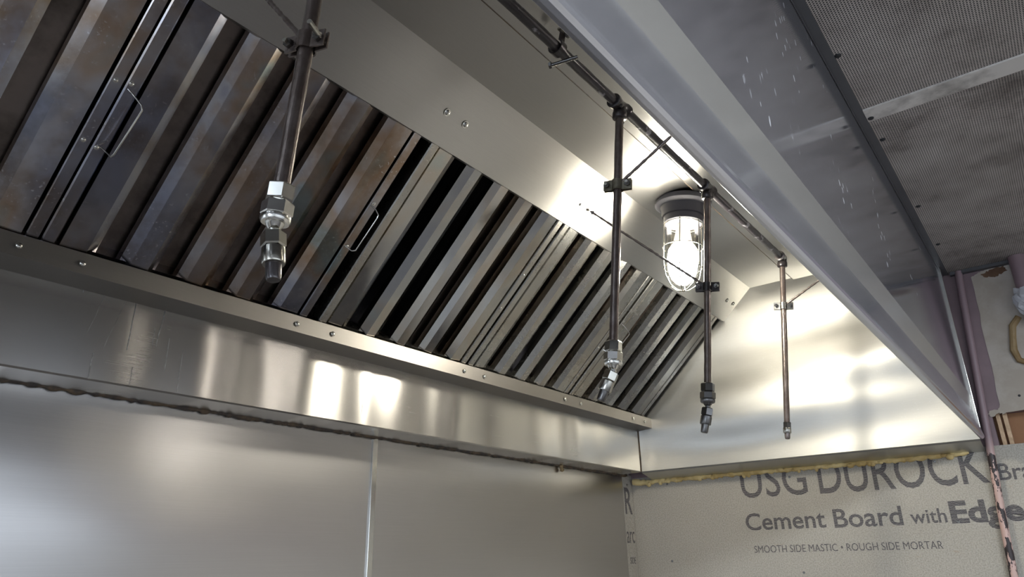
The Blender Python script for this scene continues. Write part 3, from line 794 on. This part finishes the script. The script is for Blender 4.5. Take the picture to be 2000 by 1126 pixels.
# ------------------------------------------------------------------ fire suppression piping
MYp, MZp = -0.800, 0.600
sup = empty('suppression_pipe', (-1.0, MYp, MZp), 'dark greasy fire suppression piping: one long pipe along the hood front with four hanging drops', 'pipe')
random.seed(31)
pts = []; x = XL + 0.1
while x < -0.41:
    pts.append((x, MYp, MZp)); x += 0.02
pts.append((-0.408, MYp, MZp))
bump = {}
def rf(i, k):
    key = (i, k % 14)
    if key not in bump: bump[key] = random.uniform(0.955, 1.05)
    return bump[key]
obj('manifold', MB().tube(pts, 0.0107, 14, rfun=rf), 'manifold', sup, smooth=True, angle=60)
drops = [(-2.280, 0.084, -0.744), (-1.505, 0.070, -0.741), (-1.029, 0.070, -0.735), (-0.408, 0.055, -0.731)]
for i, (dx, bz, by) in enumerate(drops):
    top = Vector((dx, MYp, MZp)); bot = Vector((dx, by, bz)); ax = (bot - top).normalized()
    # tee
    tm = MB()
    prof = [(0.0135, -0.030), (0.0165, -0.029), (0.0168, -0.019), (0.0145, -0.016), (0.0145, 0.016), (0.0168, 0.019), (0.0165, 0.029), (0.0135, 0.030)]
    if i == 3: prof = prof[:4] + [(0.0145, 0.006), (0.012, 0.013), (0.006, 0.017), (0.001, 0.018)]
    tm.lathe(prof, top, (1, 0, 0), 20)
    tm.lathe([(0.0135, 0.0), (0.0145, 0.014), (0.0158, 0.017), (0.0158, 0.030), (0.0135, 0.032)], top, ax, 20)
    for q in range(5):
        a = random.uniform(0, 6.28)
        tm.dome(0.005, 0.004, top + ax * random.uniform(0.0, 0.028) + Vector((random.uniform(-.02, .02), math.cos(a) * 0.0125, math.sin(a) * 0.0125)), (random.uniform(-.3, .3), math.cos(a), math.sin(a) - .2), 8)
    obj('tee_fitting', tm, 'pipe_dark', sup, smooth=True, angle=50)
    n = 26
    L = (bot - top).length
    pl = [top + ax * (0.028 + (L - 0.028) * k / n) for k in range(n + 1)]
    bump.clear()
    dp = obj('drop_pipe', MB().tube(pl, 0.0095 if i == 0 else 0.0090, 14, rfun=rf), 'pipe', sup, smooth=True, angle=60)
    tag(dp, ['nearest drop pipe, lit brighter on its left', 'second drop pipe, in front of the lamp glare', 'third drop pipe, in front of the lamp', 'farthest drop pipe, before the end panel'][i])
    # nozzle assembly
    up_m, low_m = [('chrome', 'nickel'), ('chrome', 'nickel'), ('dark_fitting', 'dark_fitting'), ('dark_fitting', 'nickel')][i]
    if i < 3:
        k = 0.90 if i == 0 else 0.92
        nb = bot - ax * 0.004
        obj('pipe_nut', MB().hexn(0.0185 * k, 0.0, 0.023 * k, nb, ax, 0.45), up_m, dp)
        n2 = nb + ax * 0.0235 * k
        m2 = MB().hexn(0.0205 * k, 0.0, 0.020 * k, n2, ax, 0.15 if i == 0 else 0.6)
        obj('swivel_nut', m2, up_m, dp)
        rg = MB().lathe([(0.0165 * k, 0.019 * k), (0.0195 * k, 0.021 * k), (0.0195 * k, 0.027 * k), (0.0175 * k, 0.030 * k), (0.011 * k, 0.0295 * k)], n2, ax, 28)
        rg.lathe([(0.011 * k, 0.024 * k), (0.0125 * k, 0.030 * k), (0.010 * k, 0.035 * k), (0.007 * k, 0.038 * k), (0.007 * k, 0.046 * k)], n2, ax, 24)
        obj('swivel_ball', rg, up_m, dp, smooth=True)
        n3 = n2 + ax * 0.040 * k
        dirn = [Vector((0.02, -0.14, -1)), Vector((-0.22, 0.42, -1)), Vector((-0.08, 0.24, -1))][i].normalized()
        bd = MB().hexn(0.0160 * k, 0.0, 0.021 * k, n3 + dirn * 0.003, dirn, 0.2)
        obj('nozzle_body', bd, 'nickel' if i < 2 else 'dark_fitting', dp)
        cl = MB().lathe([(0.0135 * k, 0.022 * k), (0.0146 * k, 0.023 * k), (0.0146 * k, 0.043 * k), (0.0135 * k, 0.045 * k), (0.0105 * k, 0.045 * k)], n3 + dirn * 0.003, dirn, 28)
        obj('nozzle_collar', cl, low_m, dp, smooth=True)
        tp = MB().lathe([(0.0103 * k, 0.044 * k), (0.0095 * k, 0.064 * k), (0.0082 * k, 0.067 * k), (0.001, 0.067 * k)], n3 + dirn * 0.003, dirn, 28)
        obj('nozzle_cap', tp, 'dark_fitting' if i else 'pipe_dark', dp, smooth=True)
    else:
        nb = bot - ax * 0.004
        obj('pipe_nut', MB().hexn(0.0128, 0.0, 0.018, nb, ax, 0.2), up_m, dp)
        obj('nozzle_collar', MB().lathe([(0.0118, 0.017), (0.0122, 0.019), (0.0122, 0.032), (0.011, 0.034)], nb, ax, 24), low_m, dp, smooth=True)
        obj('nozzle_cap', MB().lathe([(0.0085, 0.033), (0.0082, 0.048), (0.0065, 0.052), (0.001, 0.053)], nb, ax, 24), 'pipe', dp, smooth=True)

# pipe clamps with brace rods
def clamp(i, z, rod_end, label, strap_mat):
    dx, bz, by = drops[i]
    top = Vector((dx, MYp, MZp)); bot = Vector((dx, by, bz)); ax = (bot - top).normalized()
    c_ = top + ax * ((MZp - z) / -ax.z)
    t = empty('pipe_clamp', tuple(c_), label, 'clamp', 'clamps and brace rods on the drop pipes')
    rod_end = Vector(rod_end)
    dr = Vector((0.25, -1, 0)); dr = (dr - ax * dr.dot(ax)).normalized(); sd = ax.cross(dr)
    R = 0.0115
    h = 0.0115
    for sg, nm in ((1, 'strap'), (-1, 'strap')):
        path = [-dr * 0.030 + sd * 0.0025 * sg, -dr * 0.0135 + sd * 0.0035 * sg]
        path += [dr * -math.cos(math.radians(a)) * R + sd * math.sin(math.radians(a)) * R * sg for a in range(20, 161, 14)]
        path += [dr * 0.0135 + sd * 0.0035 * sg, dr * 0.030 + sd * 0.0025 * sg]
        vs_ = []
        for q in path:
            for oo in (Vector((0, 0, 0)), sd * sg * 0.0022):
                for hh in (-h, h): vs_.append(c_ + q + oo + ax * hh)
        fs = []
        for k in range(len(path) - 1):
            a = k * 4; b_ = a + 4
            fs += [(a, b_, b_ + 1, a + 1), (a + 2, a + 3, b_ + 3, b_ + 2), (a, a + 2, b_ + 2, b_), (a + 1, b_ + 1, b_ + 3, a + 3)]
        fs += [(0, 1, 3, 2), (len(vs_) - 4, len(vs_) - 2, len(vs_) - 1, len(vs_) - 3)]
        obj('strap', MB().add(vs_, fs), strap_mat, t, smooth=True)
    tilt = dr * 0.25 if i == 0 else Vector((0, 0, 0))
    for q, ln in ((1, 0.034 if i == 0 else 0.018), (-1, 0.016)):
        bc = c_ + dr * 0.0225 * q
        hd = MB().dome(0.0068, 0.004, bc - sd * 0.0047, -sd, 14)
        hd.tube([bc - sd * 0.0045, bc + (sd + tilt * (q > 0)) * ln], 0.0033, 10)
        obj('bolt', hd, ('nickel' if i in (0, 1) else 'dark_fitting'), t, smooth=True)
        obj('nut', MB().hexn(0.0066, 0, 0.006, bc + sd * 0.0055, sd), 'dark_fitting', t)
    # grease-caked brace rod
    s0 = c_ + (rod_end - c_).normalized() * 0.014; seg = rod_end - s0
    n = max(6, int(seg.length / 0.006)); pts = [s0 + seg * k / n for k in range(n + 1)]
    rr = [0.0030 * random.uniform(0.85, 1.35) for _ in pts]
    obj('brace_rod', MB().tube(pts, rr, 8), 'pipe', t, smooth=True, angle=60)
    nd = seg.normalized()
    obj('rod_nut', MB().hexn(0.0062, 0, 0.006, rod_end - nd * 0.012, nd), 'dark_fitting', t)
    return t
random.seed(41)
clamp(0, 0.282, (-2.280, -0.497, 0.618), 'pipe clamp on the nearest drop pipe with a grease-caked rod running up to the left', 'pipe')
clamp(1, 0.410, (-1.505, -1.180, 0.620), 'yellowed strap clamp on the second drop pipe, its rod running up right', 'strap')
clamp(2, 0.322, (-1.109, -0.480, 0.604), 'black clamp on the third drop pipe, its rod crossing in front of the lamp', 'pipe_dark')
clamp(3, 0.434, (-0.408, -1.180, 0.630), 'shiny strap clamp on the farthest drop pipe before the end panel', 'nickel')
# hanger on the long pipe
hg = empty('pipe_hanger', (-1.749, MYp, MZp), 'black beam clamp hanger with bolt holding the long pipe under the hood top', 'clamp')
hm = MB()
path = [(Vector((0, -0.030, 0.066))), Vector((0, -0.016, 0.040))] + [Vector((0, math.cos(math.radians(a)) * 0.0135, math.sin(math.radians(a)) * 0.0135)) for a in range(130, 420, 20)] + [Vector((0, 0.020, 0.030)), Vector((0, 0.026, 0.050))]
for sgn in (1,):
    vs_ = []
    for q in path:
        o_ = Vector((0, q.y, q.z)).normalized() * 0.003
        for hh in (-0.009, 0.009): vs_.append(Vector((-1.749 + hh, MYp + q.y, MZp + q.z)))
        for hh in (-0.009, 0.009): vs_.append(Vector((-1.749 + hh, MYp + q.y + o_.y, MZp + q.z + o_.z)))
    fs = []
    for k in range(len(path) - 1):
        a = k * 4; b_ = a + 4
        fs += [(a, b_, b_ + 1, a + 1), (a + 2, a + 3, b_ + 3, b_ + 2), (a, a + 2, b_ + 2, b_), (a + 1, b_ + 1, b_ + 3, a + 3)]
    hm.add(vs_, fs)
obj('strap', hm, 'pipe_dark', hg, smooth=True)
bb = MB().tube([(-1.738, MYp + 0.022, MZp - 0.022), (-1.722, MYp - 0.028, MZp - 0.018)], 0.0036, 12)
bb.hexn(0.007, 0, 0.006, (-1.738, MYp + 0.022, MZp - 0.022), (-0.3, 0.95, 0))
obj('bolt', bb, 'dark_fitting', hg, smooth=True)
obj('nut', MB().hexn(0.007, 0, 0.006, (-1.742, MYp - 0.016, MZp + 0.026), (0, -1, 0.2)), 'dark_fitting', hg)
obj('hanger_plate', MB().box((-1.762, MYp - 0.036, MZp + 0.030), (-1.736, MYp - 0.010, MZp + 0.034)), 'nickel', hg)

# ------------------------------------------------------------------ caged hood lamp
LX, LY = -0.862, -0.660
lt = Vector((LX, LY, CZ_ - 0.007)); la = Vector((0.0, 0.12, -1)).normalized()
lamp = empty('hood_lamp', tuple(lt), 'lit caged jar lamp hanging from the hood top behind the third drop pipe', 'lamp')
obj('lamp_base', MB().lathe([(0.084, -0.006), (0.084, 0.008), (0.078, 0.013), (0.068, 0.015), (0.0655, 0.020), (0.063, 0.040), (0.062, 0.044), (0.058, 0.046), (0.058, 0.064), (0.054, 0.067), (0.049, 0.068)], lt, la, 48), 'lamp_cast', lamp, smooth=True)
g0 = 0.066
jar = [(0.0465, g0), (0.049, g0 + 0.012), (0.050, g0 + 0.09), (0.048, g0 + 0.135), (0.041, g0 + 0.165), (0.028, g0 + 0.185), (0.012, g0 + 0.193), (0.001, g0 + 0.194)]
obj('glass_jar', MB().lathe(jar, lt, la, 40, cap=False), 'glass', lamp, smooth=True, angle=80)
obj('bulb_neck', MB().lathe([(0.018, g0), (0.020, g0 + 0.015), (0.029, g0 + 0.066), (0.031, g0 + 0.072)], lt, la, 32), 'bulb_base', lamp, smooth=True)
obj('bulb', MB().lathe([(0.031, g0 + 0.066), (0.041, g0 + 0.082), (0.0450, g0 + 0.108), (0.0430, g0 + 0.135), (0.034, g0 + 0.160), (0.017, g0 + 0.176), (0.001, g0 + 0.180)], lt, la, 24, cap=False), 'bulb', lamp, smooth=True, angle=80)  # widened to nearly fill the jar, imitating bloom
cg = MB()
a1 = la.cross(Vector((1, 0, 0))).normalized(); a2 = la.cross(a1)
def ring(rad, t_, rr=0.0017):
    n = 40
    pts = [lt + la * t_ + a1 * math.cos(2 * math.pi * k / n) * rad + a2 * math.sin(2 * math.pi * k / n) * rad for k in range(n + 1)]
    cg.tube(pts, rr, 8)
ring(0.057, g0 + 0.004); ring(0.0595, g0 + 0.075); ring(0.055, g0 + 0.140, 0.0015)
for q in range(3):
    an = math.pi * q / 3 + 0.25
    dv = a1 * math.cos(an) + a2 * math.sin(an)
    prof = [(0.057, g0 - 0.004), (0.0595, g0 + 0.075), (0.0585, g0 + 0.13), (0.052, g0 + 0.165), (0.038, g0 + 0.192), (0.018, g0 + 0.206), (0, g0 + 0.210)]
    pts = [lt + la * t_ + dv * r_ for r_, t_ in prof] + [lt + la * t_ - dv * r_ for r_, t_ in reversed(prof[:-1])]
    cg.tube(pts, 0.0016, 8)
obj('wire_cage', cg, 'nickel', lamp, smooth=True, angle=80)

# tidy helper property
for o in bpy.data.objects:
    if '_w' in o: del o['_w']
